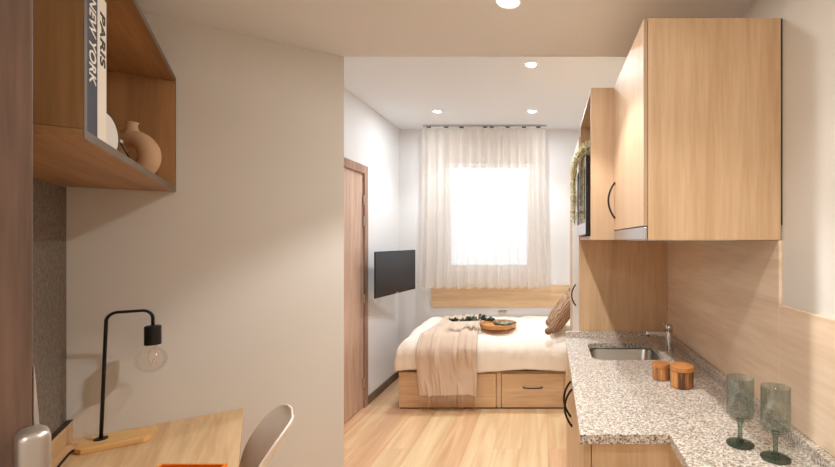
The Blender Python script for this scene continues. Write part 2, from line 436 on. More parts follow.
# local x runs to the hinges; the face towards the room is +y
bx('leaf', (.0, .78, -.04, 0, .008, 2.05), 'walnut', t, bevel=.003)
lk = obj('lock_case', box(NB(), -.0145, .017, .001, .048, 1.02, 1.196), 'lock', t, smooth=True, bevel=.012)
lk.modifiers['bevel'].segments = 5
bm = NB(); box(bm, -.010, -.0005, -.034, -.002, 1.12, 1.275)
for v in bm.verts:
    if v.co.z > 1.2 and v.co.x < -.005: v.co.x = -.0015
obj('strike_plate', bm, 'lock', lk, bevel=.001)
bm = NB(); tube(bm, smooth_path([(.05, .045, 1.03), (.05, .075, 1.03), (.08, .082, 1.03), (.17, .078, 1.03)], 5), .010, 12)
obj('lever_handle', bm, 'lock', t, smooth=True)

# ------------------------------------------------------------------ desk corner
t = thing('desk', 'light oak desk fitted into the corner under the shelf', 'desk', CN, RZ)
DT = .792; DW = .48
bx('desktop', (.004, DW, -1.05, -.001, DT-.03, DT), 'desk', t, bevel=.0015)
bm = NB(); box(bm, .004, .018, -1.05, -.001, DT+.0002, DT+.062)
up = obj('upstand', bm, 'desk', t, bevel=.001)
bx('capping', (.0039, .0185, -1.05, -.001, DT+.0622, DT+.066), 'gap', up, bevel=0)
bx('support_panel', (.004, DW-.02, -1.05, -1.025, 0, DT-.031), 'desk', t)
bx('support_panel', (.004, DW-.02, -.03, -.004, 0, DT-.031), 'desk', t)

# lamp
LP = (.106, -.103)
t = thing('desk_lamp', 'black arched desk lamp with clear globe bulb on a bamboo board', 'lamp', W(LP[0], LP[1], DT+.0005), RZ)
bm = NB(); prism(bm, [(-.048, -.048), (-.030, -.066), (.112, -.066), (.130, -.048), (.130, .030), (.122, .038), (-.036, .038), (-.048, .026)], 0, .016)
obj('base', bm, 'bamboo', t, bevel=.002)
bm = NB(); lathe(bm, [(.0, .016), (.017, .016), (.017, .0195), (.006, .021)], 20)
obj('foot_collar', bm, 'black', t)
H = .424; ax = .117; lean = .012
bm = NB(); pts = [(0, 0, .018)]+[(.028-.028*math.cos(a), 0, H-.028+.028*math.sin(a)) for a in [PI/2*k/8 for k in range(9)]]
pts += [(ax-.028+.028*math.sin(a), 0, H-.028+.028*math.cos(a)) for a in [PI/2*k/8 for k in range(9)]]+[(ax, 0, H-.055)]
pts[1:] = [(x+(lean-.004*(x/ax)), y, z) for x, y, z in pts[1:]]; ax += lean-.004
tube(bm, pts, .0048, 12); obj('pole', bm, 'black', t, smooth=True)
bm = NB(); lathe(bm, [(.008, H-.052), (.020, H-.054), (.0225, H-.057), (.0225, H-.118), (.019, H-.118), (.019, H-.110), (0, H-.110)], 28, (ax, 0, 0))
obj('socket', bm, 'black', t, bevel=.001)
bm = NB(); prof = [(.012, H-.112), (.013, H-.122), (.020, H-.132)]
zc = H-.170
for k in range(3, 17):
    a = PI*(k/16.0); prof.append((.042*math.sin(a), zc+.042*math.cos(a)))
prof[-1] = (0.0005, zc-.042)
lathe(bm, prof, 28, (ax-.004, 0, 0)); bl = obj('bulb', bm, 'clear', t, smooth=True)
bm = NB(); tube(bm, smooth_path([(ax-.006, 0, H-.13), (ax-.012, .004, H-.165), (ax-.004, 0, H-.19), (ax+.004, -.004, H-.165), (ax+.012, 0, H-.19), (ax+.006, 0, H-.13)], 5), .0008, 6)
obj('filament', bm, 'filament', bl, smooth=True)
bm = NB(); cz = .0050
tube(bm, smooth_path([(-.046, -.02, .006), (-.058, -.035, cz), (-.058, -.10, cz), (-.055, -.22, cz), (-.06, -.4, cz)], 6), .0032, 8); obj('cord', bm, 'black', t, smooth=True)

# orange tray on the desk
t = thing('tray', 'shallow orange tray lying on the desk', 'tray', (-.992, 1.13, DT+.0005), 0)
bm = NB(); w, d, h = .125, .10, .016
box(bm, -w, w-.06, -d, d, 0, .004)
box(bm, -w, -w+.006, -d, d, .004, h); box(bm, w-.066, w-.06, -d, d, .004, h); box(bm, -w+.006, w-.066, -d, -d+.006, .004, h); box(bm, -w+.006, w-.066, d-.006, d, .004, h)
obj('rim', bm, 'orange', t, bevel=.001)
bx('lining', (-w+.007, w-.067, -d+.007, d-.007, .0042, .006), 'orange_in', t, bevel=0)

# chair: white moulded shell on wooden legs
t = thing('chair', 'white moulded plastic shell chair tucked under the desk', 'chair', W(.43, -.30, 0), RZ)
def shell(u, v):
    # v: front of the seat -> top of the back, u: across
    prof = smooth_path([(-.28, 0, .40), (-.22, 0, .425), (-.08, 0, .405), (-.03, 0, .41), (.02, 0, .455), (.05, 0, .54), (.09, 0, .64), (.142, 0, .735), (.185, 0, .805), (.20, 0, .832)], 8)
    k = v*(len(prof)-1); i = min(int(k), len(prof)-2); p = prof[i].lerp(prof[i+1], k-i)
    s = u*2-1
    hw = .21 if v < .5 else .21-.06*((v-.5)/.5)**1.2
    if v > .70: hw *= max(.05, 1-((v-.70)/.303)**2.6)**.5
    if v < .08: hw *= .86+.14*v/.08
    lift = .075*abs(s)**2.4*(1-.75*max(0, (v-.5)*2)) if v > .12 else .075*abs(s)**2.4*v/.12
    fwd = .035*abs(s)**2.2*math.sin(PI*max(0, (v-.5)*2))
    return (p.x-fwd, s*hw, p.z+lift*.8)
obj('seat_shell', grid(NB(), 20, 44, shell), 'white', t, smooth=True, solid=.008, subd=1)
for sx in (-1, 1):
    for sy in (-1, 1):
        bm = NB(); tube(bm, [(sx*.13-.06, sy*.13, .385), (sx*.20-.05, sy*.20, 0)], [.014, .010], 12)
        obj('leg', bm, 'bamboo', t, smooth=True)
bm = NB(); tube(bm, [(-.19, -.13, .37), (.07, .13, .37)], .006, 8); tube(bm, [(-.19, .13, .37), (.07, -.13, .37)], .006, 8)
tube(bm, [(-.06, 0, .37), (-.06, 0, .402)], .012, 10)
obj('brace', bm, 'black', t, smooth=True)

# ------------------------------------------------------------------ wall shelf with its things
SZ0, SZ1, SD, SL, TK = 1.6315, 2.05, .2785, 1.0, .016
t = thing('open_shelf', 'open oak box shelf hung in the corner above the desk', 'shelf', CN+Vector((0, 0, SZ0)), RZ)
hh = SZ1-SZ0
sp = {}
def sboard(nm, d, m):
    o = bx(nm, d, m, t); return o
o = sboard('bottom_board', (.001, SD-.0008, -SL, -.001, 0, TK), 'shelf'); bx('edge_band', (SD-.0006, SD, -SL, -.001, 0, TK), 'shelf_edge', o, bevel=0)
o = sboard('top_board', (.001, SD-.0008, -SL, -.001, hh-TK, hh), 'shelf'); bx('edge_band', (SD-.0006, SD, -SL, -.001, hh-TK, hh), 'shelf_edge', o, bevel=0)
o = sboard('side_board', (.001, SD-.0008, -SL, -SL+TK, TK+.0003, hh-TK-.0003), 'shelf_v'); bx('edge_band', (SD-.0006, SD, -SL, -SL+TK, TK, hh-TK), 'shelf_edge', o, bevel=0)
o = sboard('side_board', (.001, SD-.0008, -TK-.001, -.001, TK+.0003, hh-TK-.0003), 'shelf_v'); bx('edge_band', (SD-.0006, SD, -TK-.001, -.001, TK, hh-TK), 'shelf_edge', o, bevel=0)
sboard('back_board', (.001, .008, -SL+TK+.0005, -TK-.0015, TK+.0003, hh-TK-.0003), 'shelf')
FZ = SZ0+TK+.0004
def book(y, th, h, d, cover, label, title, ink, tsize, tz, tlen):
    b = thing('book', label, 'book', W(SD-.002, y, FZ), RZ)
    bm = NB(); box(bm, -d, 0, 0, .003, 0, h); box(bm, -d, 0, th-.003, th, 0, h); box(bm, -.004, 0, .003, th-.003, 0, h)
    obj('cover', bm, cover, b, bevel=.0008)
    bx('pages', (-d+.004, -.0045, .0034, th-.0034, .003, h-.003), 'pages', b, bevel=0)
    # spine faces +x; lettering reads from top to bottom
    m4 = Matrix(((0, 0, 1, .0006), (0, 1, 0, th/2), (1, 0, 0, tz), (0, 0, 0, 1)))
    # text x -> down (-z), text y -> +y (right seen from the front), normal +x
    m4 = Matrix(((0, 0, 1, .0005), (0, 1, 0, th/2), (-1, 0, 0, tz), (0, 0, 0, 1)))
    text_mesh('title', title, tsize, ink, b, m4, tlen)
    return b
book(-SL+TK+.002, .065, .33, .23, 'bookblue', 'tall slate blue book lettered NEW YORK at shelf end', 'NEW YORK', 'ink_w', .052, .172, .158)
book(-SL+TK+.068, .057, .282, .21, 'bookwhite', 'cream book lettered PARIS beside the slate blue book', 'PARIS', 'ink_b', .044, .197, .102)

# round table mirror
t = thing('table_mirror', 'small round white mirror with dark rim between books and vase', 'mirror', W(.214, -.590, FZ), RZ-R(14))
rr = .060
bm = NB(); lathe(bm, [(0, -.003), (rr-.004, -.003), (rr-.004, .003), (0, .003)], 40, (0, 0, rr+.004), 'X'); obj('mirror_plate', bm, 'mirror', t)
bm = NB(); tube(bm, [(0, rr*math.cos(a), rr+.004+rr*math.sin(a)) for a in [2*PI*k/48 for k in range(49)]], .0038, 8, cap=False); obj('rim', bm, 'brass', t, smooth=True)
bm = NB(); tube(bm, smooth_path([(-.004, .066, .062), (.0, .072, .06), (.01, .085, .03), (.02, .10, .003)], 6), .0022, 8); obj('stand_leg', bm, 'brass', t, smooth=True)
bm = NB(); tube(bm, smooth_path([(-.004, -.066, .062), (.0, -.072, .06), (.01, -.085, .03), (.02, -.10, .003)], 6), .0022, 8); obj('stand_leg', bm, 'brass', t, smooth=True)
bm = NB(); lathe(bm, [(0, -.006), (.005, -.006), (.005, .006), (0, .006)], 12, (0, .068, .064), 'Y'); obj('pivot_knob', bm, 'alu', t)

# ring vase
t = thing('ring_vase', 'beige ring shaped ceramic vase at the far end of the shelf', 'vase', W(.183, -.125, FZ), RZ+R(-122))
bm = NB(); RM, RT = .056, .029
cz = RM+RT+.0003
for i in range(48):
    a = 2*PI*i/48
    for j in range(20):
        b = 2*PI*j/20; r = RM+RT*math.cos(b)
        bm.verts.new((RT*1.05*math.sin(b), r*math.cos(a), cz+r*math.sin(a)))
bm.verts.ensure_lookup_table()
for i in range(48):
    for j in range(20):
        q = [i*20+j, ((i+1) % 48)*20+j, ((i+1) % 48)*20+(j+1) % 20, i*20+(j+1) % 20]
        bm.faces.new([bm.verts[k] for k in q])
obj('body', bm, 'clay', t, smooth=True)
bm = NB(); lathe(bm, [(.028, cz+RM+RT-.018), (.022, cz+RM+RT-.006), (.0155, cz+RM+RT+.006), (.0145, cz+RM+RT+.018), (.018, cz+RM+RT+.026), (.016, cz+RM+RT+.0265), (.012, cz+RM+RT+.016), (0, cz+RM+RT+.010)], 28, (0, .0, 0))
obj('neck', bm, 'clay', t, smooth=True)

# ------------------------------------------------------------------ kitchen
def bow_handle(L, out, r=.0042):
    """arched bar along z, standing out towards -x, from the origin at its middle"""
    bm = NB(); pts = []
    for k in range(17):
        a = k/16; pts.append((-out*math.sin(PI*a)**.8-.001, 0, (a-.5)*L))
    return tube(bm, pts, [r*(1.25 if k in (0, 16) else 1) for k in range(17)], 10)

# base cabinet
CX = .105
t = thing('base_cabinet', 'oak base cabinet under the granite worktop', 'kitchen cabinet', (0, 0, 0))
Y0, Y1 = 1.225, 2.446
bx('end_panel', (CX+.021, XR-.012, Y0, Y0+.018, 0, .872), 'oak_v', t)
bx('side_panel', (CX+.021, XR-.002, Y1-.018, Y1, 0, .872), 'oak_v', t)
bx('back_panel', (XR-.010, XR-.002, Y0+.0185, Y1-.0185, .1, .872), 'oak_y', t)
bx('bottom_panel', (CX+.021, XR-.012, Y0+.0185, Y1-.0185, .10, .118), 'oak_y', t)
bx('plinth', (CX+.06, CX+.075, Y0+.0185, Y1-.0185, 0, .098), 'gap', t)
for a, b, hy in ((Y0+.002, 1.872, 1.825), (1.876, Y1-.002, 1.925)):
    d = bx('door', (CX, CX+.019, a, b, .10, .868), 'oak_v', t, bevel=.0015)
    bm = bow_handle(.16, .032, .0048)
    for v in bm.verts: v.co += Vector((CX, hy, .735))
    obj('handle', bm, 'black', d, smooth=True)

# worktop
t = thing('countertop', 'speckled granite worktop narrowing to a bar beside the wine glasses', 'countertop', (0, 0, 0))
sink_hole = rrect(.208, .552, 1.965, 2.285, .055, 8)
bm = NB(); prism(bm, [(.092, 1.212), (.347, 1.212), (.335, .30), (XR-.001, .30), (XR-.001, 2.448), (.100, 2.448)], .873, .90, [sink_hole])
obj('slab', bm, 'granite', t)
bm = NB(); box(bm, XR-.034, XR-.001, .30, 2.448, .9002, .931); box(bm, .1, XR-.034, 2.426, 2.448, .9002, .931)
obj('upstand', bm, 'granite', t)
# bracket leg under the bar
bx('support_leg', (XR-.30, XR-.05, .32, .345, 0, .872), 'oak_v', t)

# sink
t = thing('sink', 'stainless steel undermount sink set in the granite worktop', 'sink', (.38, 2.125, .72))
bm = NB(); o_ = rrect(-.180, .180, -.168, .168, .06, 8); loops = []
for (lp, z) in ((o_, .152), (rrect(-.176, .176, -.164, .164, .058, 8), .145), (rrect(-.168, .168, -.156, .156, .06, 8), .012), (rrect(-.15, .15, -.14, .14, .05, 8), 0)):
    loops.append([bm.verts.new((x, y, z)) for x, y in lp])
for a, b in zip(loops, loops[1:]):
    for i in range(len(a)): bm.faces.new((a[i], a[(i+1) % len(a)], b[(i+1) % len(b)], b[i]))
bm.faces.new(loops[-1])
obj('basin', bm, 'steel', t, smooth=True, solid=.0015)
bm = NB(); lathe(bm, [(0, .0012), (.034, .0012), (.038, .003), (.026, .004), (.022, .002), (0, .002)], 24); obj('drain', bm, 'chrome', t)

# faucet
t = thing('faucet', 'chrome mixer tap standing behind the sink', 'faucet', (.598, 2.10, .9004))
bm = NB(); lathe(bm, [(.024, 0), (.024, .005), (.019, .008), (.018, .10), (.019, .104), (.0, .104)], 24); obj('body', bm, 'chrome', t, bevel=.001)
bm = NB(); box(bm, -.115, -.010, -.012, .012, .078, .100)
for v in bm.verts:
    if v.co.x < -.05: v.co.z += .008; v.co.y *= .8
sp = obj('spout', bm, 'chrome', t, bevel=.006)
bm = NB(); lathe(bm, [(0, 0), (.008, 0), (.008, -.006), (0, -.006)], 16, (-.103, 0, .0855)); obj('aerator', bm, 'darkplastic', sp)
bm = NB(); lathe(bm, [(.0185, .105), (.0185, .128), (.014, .140), (0, .142)], 24); lv = obj('lever_cap', bm, 'chrome', t, smooth=True)
bm = NB(); tube(bm, [(-.005, .0, .132), (-.02, -.03, .150), (-.04, -.05, .152)], [.006, .005, .0035], 10); obj('lever', bm, 'chrome', lv, smooth=True)

# hood cabinet
CZ0, CZ1 = 1.455, 2.116
t = thing('upper_cabinet', 'oak wall cabinet with black bow handle above the splashback', 'kitchen cabinet', (0, 0, 0))
A0, A1 = 1.266, 1.842
bx('side_panel', (.2975, XR-.006, A0, A0+.018, CZ0, CZ1), 'oak_v', t)
bx('side_panel', (.2975, XR-.006, A1-.018, A1, CZ0, CZ1), 'oak_v', t)
bx('top_panel', (.2975, XR-.006, A0+.0185, A1-.0185, CZ1-.018, CZ1), 'oak_y', t)
bx('bottom_panel', (.2975, XR-.006, A0+.0185, A1-.0185, CZ0+.045, CZ0+.060), 'oak_y', t)
bx('back_panel', (XR-.0055, XR-.0008, A0+.001, A1, CZ0+.045, CZ1), 'gap', t)
d = bx('door', (.2845, .2965, A0+.001, A1-.001, CZ0+.042, CZ1-.002), 'oak_lit', t, bevel=.0015)
bm = bow_handle(.15, .028, .0042)
for v in bm.verts: v.co += Vector((.284, 1.795, 1.622))
obj('handle', bm, 'black', d, smooth=True)
# pull-out hood
t = thing('range_hood', 'slim aluminium cooker hood under the oak wall cabinet', 'cooker hood', (0, 0, CZ0))
bx('hood_body', (.2985, .60, A0+.020, A1-.020, .001, .043), 'alu', t)
bx('visor', (.2850, .2965, A0+.002, A1-.002, .001, .039), 'alu', t, bevel=.003)
bx('filter', (.33, .58, A0+.05, A1-.05, -.002, .0008), 'steel', t, bevel=0)

# microwave cabinet
t = thing('microwave_cabinet', 'deeper open oak cabinet housing the microwave', 'kitchen cabinet', (0, 0, 0))
B0, B1, BX = 1.844, 2.449, .186
bx('side_panel', (BX, XR-.012, B0, B0+.018, CZ0, CZ1), 'oak_lit', t)
bx('side_panel', (BX, XR-.012, B1-.018, B1, CZ0, CZ1), 'oak_v', t)
bx('top_panel', (BX, XR-.012, B0+.0185, B1-.0185, CZ1-.018, CZ1), 'oak_y', t)
bx('bottom_panel', (BX, XR-.012, B0+.0185, B1-.0185, CZ0, CZ0+.018), 'oak_y', t)
bx('back_panel', (XR-.0115, XR-.002, B0, B1, CZ0, CZ1), 'oak_v', t)
t = thing('microwave', 'black microwave oven in the open oak cabinet', 'microwave', (.167, 1.875, CZ0+.0185))
MW, MH = .545, .355
bx('body', (.022, .40, 0, MW, .004, MH), 'darkplastic', t, bevel=.004)
d = bx('door', (0, .021, 0, MW*.99, .004, MH), 'blackgloss', t, bevel=.002)
bx('door_glass', (-.0015, -.0003, .06, MW*.74, .08, MH-.05), 'blackgloss', d, bevel=0)
bx('lower_trim', (-.002, -.0003, .004, MW*.985, .008, .06), 'alu', d, bevel=0)
bx('control_panel', (-.002, -.0003, MW*.77, MW*.985, .066, MH-.008), 'darkplastic', t, bevel=0)
bm = NB(); lathe(bm, [(0, .0005), (.02, .0005), (.018, .007), (0, .007)], 20, (0, 0, 0), 'X')
for v in bm.verts: v.co = Vector((-v.co.x-.002, v.co.y+MW*.88, v.co.z+.12))
obj('dial', bm, 'alu', t)

# trailing garland plant on top of the microwave
t = thing('trailing_plant', 'yellow-green trailing plant draped over the microwave', 'plant', (.26, 2.30, CZ0+.0185+MH+.001))
bm = NB(); lathe(bm, [(0, 0), (.035, 0), (.045, .075), (.041, .075), (.033, .01), (0, .01)], 24, (.03, 0, 0)); obj('pot', bm, 'white', t, smooth=False)
bs, bl1, bl2 = NB(), NB(), NB()
rnd = random.Random(3)
for s in range(15):
    y = rnd.uniform(-.06, .09); yo = y+rnd.uniform(-.03, .04); dx = rnd.uniform(-.012, .004); drop = rnd.uniform(-.30, -.12) if s < 11 else rnd.uniform(-.05, .0)
    pts = smooth_path([(.03, y*.2, .06), (-.03, y*.6, .13+rnd.uniform(-.02, .03)), (-.085, y*.9, .10+rnd.uniform(-.02, .02)), (-.108+dx, yo, .02), (-.110+dx, yo, drop*.5), (-.108+dx*.8, yo+rnd.uniform(-.01, .01), drop)], 8)
    tube(bs, pts, .0012, 5)
    for p in pts[6:]:
        for q in range(3):
            c = p+Vector((rnd.gauss(0, .006), rnd.gauss(0, .009), rnd.gauss(0, .008)))
            if c.x > -.094 and c.z < .014 and c.z > -.004: c.z = .015
            if c.x > -.108 and c.z < .016: c.x = -.109
            n = Vector((rnd.gauss(0, 1), rnd.gauss(0, 1), rnd.gauss(0, 1))).normalized(); a = n.orthogonal().normalized(); b = n.cross(a)
            L_, w_ = rnd.uniform(.007, .012), rnd.uniform(.004, .006)
            B = bl1 if rnd.random() < .55 else bl2
            vs = [B.verts.new(c+a*L_*x+b*w_*yy+n*.0012*zz) for x, yy, zz in ((-1, 0, 0), (0, -1, 1), (1, 0, 0), (0, 1, 1))]
            B.faces.new(vs)
obj('stems', bs, 'stem', t, smooth=True)
o = obj('leaves', bl1, 'garland', t); o['kind'] = 'stuff'
o = obj('leaves', bl2, 'garland2', t); o['kind'] = 'stuff'

# tall unit
TX, TZ = .178, 2.05
t = thing('tall_cabinet', 'tall oak cabinet between worktop and bed', 'tall cabinet', (0, 0, 0))
T0, T1 = 2.452, 3.44
bx('side_panel', (TX+.001, XR-.002, T0, T0+.018, 0, TZ), 'oak_v', t)
bx('side_panel', (TX+.001, XR-.002, T1-.018, T1, 0, TZ), 'oak_v', t)
bx('carcass', (TX+.022, XR-.002, T0+.0185, T1-.0185, .08, TZ), 'oak_v', t)
bx('plinth', (TX+.05, XR-.06, T0+.0185, T1-.0185, 0, .079), 'gap', t)
for a, b, m, hy in ((T0+.020, 2.762, 'palegrey', 2.70), (2.765, 3.09, 'palegrey', 3.04), (3.093, T1-.019, 'oak_lit', None)):
    d = bx('door', (TX, TX+.019, a, b, .085, TZ-.002), m, t, bevel=.0015)
    if hy and hy < 2.9:
        bm = bow_handle(.135, .026, .0042)
        for v in bm.verts: v.co += Vector((TX, hy, 1.105))
        obj('handle', bm, 'black', d, smooth=True)

# canisters
def canister(loc, r, h, label):
    t = thing('wooden_canister', label, 'canister', loc, random.uniform(0, 6), 'olive wood canisters on the worktop')
    bm = NB(); lathe(bm, [(r-.004, 0), (r, .004), (r, h*.74), (r-.002, h*.745), (0, h*.745)], 36); obj('body', bm, 'olive', t, bevel=.001)
    bm = NB(); lathe(bm, [(0, h*.755), (r-.001, h*.755), (r+.001, h*.77), (r+.001, h*.97), (r-.003, h), (0, h)], 36); obj('lid', bm, 'olive_lid', t, bevel=.001)
    return t
canister((.452, 1.70, .9004), .0345, .064, 'smaller olive wood canister with lid, nearer the sink')
canister((.508, 1.612, .9004), .043, .082, 'larger olive wood canister with lid, nearer the wine glasses')

# wine glasses
t = thing('wine_glass', 'smoked green wine glass on the worktop, farther from the splashback', 'wine glass', (.522, 1.155, .9004), 0, 'smoked green wine glasses')
bm = NB()
def fl(r, z, n=24, amp=.0): return r
prof_o = [(.0, .0685), (.014, .0685), (.028, .072), (.0335, .080), (.0348, .092), (.0345, .182)]
prof_i = [(.0325, .182), (.0328, .093), (.0315, .083), (.026, .0765), (.0, .0735)]
seg = 64; rings = []
for k, (r, z) in enumerate(prof_o+prof_i):
    ring = []
    for i in range(seg):
        a = 2*PI*i/seg; rr = max(r, .0003)*(1+(.012*math.cos(16*a) if r > .02 else 0)); ring.append(bm.verts.new((rr*math.cos(a), rr*math.sin(a), z)))
    rings.append(ring)
for a, b in zip(rings, rings[1:]):
    for i in range(seg): bm.faces.new((a[i], a[(i+1) % seg], b[(i+1) % seg], b[i]))
obj('bowl', bm, 'smoke', t, smooth=True)
bm = NB(); lathe(bm, [(.011, .008), (.0062, .018), (.0055, .035), (.0065, .055), (.0105, .0682)], 24); obj('stem', bm, 'smoke_thick', t, smooth=True)
bm = NB(); lathe(bm, [(0, 0), (.035, 0), (.036, .002), (.034, .0035), (.013, .0075), (0, .0078)], 40); obj('foot', bm, 'smoke_thick', t, smooth=True)
copy_thing(t, (.578, 1.080, .9004), 'smoked green wine glass on the worktop, right beside the splashback')

# ------------------------------------------------------------------ bed
BF, BXL = 3.66, -1.285
t = thing('bed', 'oak storage bed base with two drawers under the window', 'bed', (0, 0, 0))
bm = NB(); box(bm, BXL, XR-.003, BF+.02, YB-.016, .0, .318)
obj('frame', bm, 'oak_x', t, bevel=.001)
bx('front_panel', (BXL, -.978, BF, BF+.019, .012, .316), 'oak_x', t)
bx('front_panel', (-.440, -.404, BF, BF+.019, .012, .316), 'oak_x', t)
bx('front_panel', (.142, XR-.003, BF, BF+.019, .012, .316), 'oak_x', t)
bx('plinth', (BXL+.01, XR-.003, BF+.008, BF+.019, 0, .011), 'gap', t, bevel=0)
for a, b in ((-.972, -.448), (-.396, .134)):
    d = bx('drawer', (a, b, BF-.003, BF+.019, .014, .304), 'oak_x', t, bevel=.0015)
    c = (a+b)/2; bm = NB()
    tube(bm, smooth_path([(c-.082, BF-.004, .19), (c-.07, BF-.022, .188), (c, BF-.026, .186), (c+.07, BF-.022, .188), (c+.082, BF-.004, .19)], 5), .0052, 10)
    obj('handle', bm, 'black', d, smooth=True)

# cloth over the bed: flat coordinates (p along X, q from the back towards the front) -> draped surface
ZT, Q0, EX = .585, .915, -1.285
def drape(p, q, off=0.0, puff=1.0):
    r = .095
    def fold(s):            # s>0: how far past the edge; returns (outward, down)
        L_ = r*PI/2
        if s <= 0: return 0.0, 0.0
        if s < L_:
            a = s/r; return r*math.sin(a), r*(1-math.cos(a))
        return r, r+(s-L_)
    of, df = fold(q-(Q0-r)); ol, dl = fold((EX+r)-p)
    y = (YB-.02)-min(q, Q0-r)-of; x = max(p, EX+r)-ol
    n = noise.noise(Vector((p*3.1, q*3.3, 1.7)))*.018+noise.noise(Vector((p*12, q*3.0, 2.7)))*.006+noise.noise(Vector((p*7+3, q*7.5, 4.1)))*.009+noise.noise(Vector((p*17, q*15, 9)))*.003
    n *= puff
    down = max(df, dl)+.05*min(df, dl)
    ztop = ZT+n+.02*math.sin(PI*min(1, q/Q0))
    z = ztop+.045*(1-min(1, q/Q0))-down
    if of > 0:
        w = min(1, df/.12); y -= w*(.022+.010*noise.noise(Vector((p*9, 2, 5)))+.008*noise.noise(Vector((p*19, df*5, 2)))+n*.6)
        z += w*.012*noise.noise(Vector((p*6, 8, 1)))
    if ol > 0:
        w = min(1, dl/.12); x -= w*(.010+.014*noise.noise(Vector((1, q*8, 5)))+n*.5)
    k = off
    if of > r*.7: y -= k; z += k*.2
    else: z += k
    return Vector((x, y, z))
PX1 = XR-.02
def duvet_fn(u, v):
    p = (EX-.20)+(PX1-(EX-.20))*u; q = 1.122*v
    return drape(p, q)
o = obj('duvet', grid(NB(), 150, 90, duvet_fn), 'duvet', None, smooth=True, solid=.012)
tag(o, 'ivory duvet spread over the bed, hanging over its drawers', 'duvet')

# tan throw with fringe
t = thing('throw_blanket', 'tan wool throw with fringe laid across the left half of the bed', 'blanket', (0, 0, 0))
QE = Q0+.415
def throw_pt(u, q):
    wl = -1.075+.03*math.sin(q*5)-.02*(q/QE); wr = -.605-.055*(1-min(1, max(0, (q-.5)/.45)))
    p = wl+(wr-wl)*u
    fo = 2.0*(.005*math.sin(u*21+2.6*math.sin(q*3)+1)+.016*noise.noise(Vector((u*5+q, q*1.5, 3)))+.012*noise.noise(Vector((u*13-q*2, q*3, 6)))+.004*noise.noise(Vector((u*30, q*9, 6))))
    o = drape(p, q, .026, .8)
    k = 1 if q > Q0 else .75
    if q > Q0: o.y -= max(-.006, fo*1.2)+.010; 
    else: o.z += max(-.004, fo*k)+.008
    return o
obj('cloth', grid(NB(), 90, 110, lambda u, v: throw_pt(u, .12+(QE-.12)*v)), 'throw', t, smooth=True, solid=.006)
bm = NB(); rnd = random.Random(5)
for k in range(84):
    u = min(.995, max(.005, (k+.5)/84+.006*math.sin(k*1.9))); a = throw_pt(u, QE)
    L_ = min(rnd.uniform(.085, .12), a.z-.02); dx = rnd.uniform(-.008, .008)
    tube(bm, [a, a+Vector((dx*.3, -.003, -L_*.35)), a+Vector((dx, -.002+rnd.uniform(-.004, .003), -L_))], [.0026, .0022, .0014], 5)
o = obj('fringe', bm, 'fringe', t, smooth=True); o['kind'] = 'stuff'

# round tray with goblet and sprig
TC = Vector((-.462, 3.945, .651))
t = thing('serving_tray', 'round wooden tray resting on the bed', 'tray', TC)
bm = NB(); lathe(bm, [(0, 0), (.158, 0), (.166, .006), (.172, .036), (.166, .036), (.159, .009), (0, .009)], 56); obj('tray_body', bm, 'traywood', t, smooth=False)
bm = NB(); lathe(bm, [(0, .0095), (.150, .0095), (.150, .0105), (0, .0105)], 48); obj('base_lining', bm, 'traywood', t)
t = thing('goblet', 'clear stemmed glass standing on the round tray', 'glass', TC+Vector((.03, .085, .011)))
bm = NB(); lathe(bm, [(.028, 0), (.028, .002), (.004, .006), (.0035, .075), (.010, .082), (.040, .100), (.043, .122), (.041, .122), (.037, .102), (.0, .086)], 32); obj('glass', bm, 'clear', t, smooth=True)
bm = NB(); lathe(bm, [(.0425, .113), (.0438, .113), (.0438, .1235), (.0425, .1235)], 32, closed=True); obj('rim', bm, 'steel', t)
t = thing('napkin', 'folded mauve grey napkin lying in the round tray', 'napkin', TC+Vector((.08, .045, .011)), .5)
bm = grid(NB(), 12, 10, lambda u, v: ((u-.5)*.12, (v-.5)*.08, .016+.006*math.sin(u*8)+.004*math.sin(v*9)))
obj('cloth', bm, plain('mauve_linen', srgb(150, 134, 132), .9), t, smooth=True, solid=.008)

def leaf(bm, c, d, n, L_, w_):
    d = d.normalized(); s = d.cross(n).normalized(); nn = s.cross(d)
    pr = [(0, 0), (.3, .8), (.6, 1), (.88, .6), (1, 0)]
    l = [bm.verts.new(c+d*L_*a+s*w_*b+nn*w_*.25*b) for a, b in pr[1:-1]]; r = [bm.verts.new(c+d*L_*a-s*w_*b+nn*w_*.25*b) for a, b in pr[1:-1]]
    a0 = bm.verts.new(c); a1 = bm.verts.new(c+d*L_); m = [bm.verts.new(c+d*L_*a) for a, b in pr[1:-1]]
    for side in (l, r):
        bm.faces.new((a0, side[0], m[0])); bm.faces.new((m[0], side[0], side[1], m[1])); bm.faces.new((m[1], side[1], side[2], m[2])); bm.faces.new((m[2], side[2], a1))
def sprig(name, loc, label, path, n, L_, w_, mat, seed):
    rnd = random.Random(seed); t = thing(name, label, 'leafy sprig', loc)
    pts = smooth_path(path, 8); bm = NB(); tube(bm, pts, .0028, 6); obj('stem', bm, 'stem', t, smooth=True)
    bm = NB()
    for k in range(n):
        i = int(rnd.uniform(.08, 1)*(len(pts)-1)); p = pts[i]; d = (pts[min(i+1, len(pts)-1)]-pts[max(i-1, 0)]).normalized()
        ang = rnd.uniform(0, 2*PI); sd = Vector((math.cos(ang), math.sin(ang)*.9, abs(math.sin(ang*1.7))*.7+.1))
        leaf(bm, p, d*.5+sd, Vector((rnd.gauss(0, .4), rnd.gauss(0, .4), 1)).normalized(), L_*rnd.uniform(.7, 1.2), w_*rnd.uniform(.7, 1.2))
    o = obj('leaves', bm, mat, t, smooth=True, solid=.0012); o['kind'] = 'stuff'
    return t
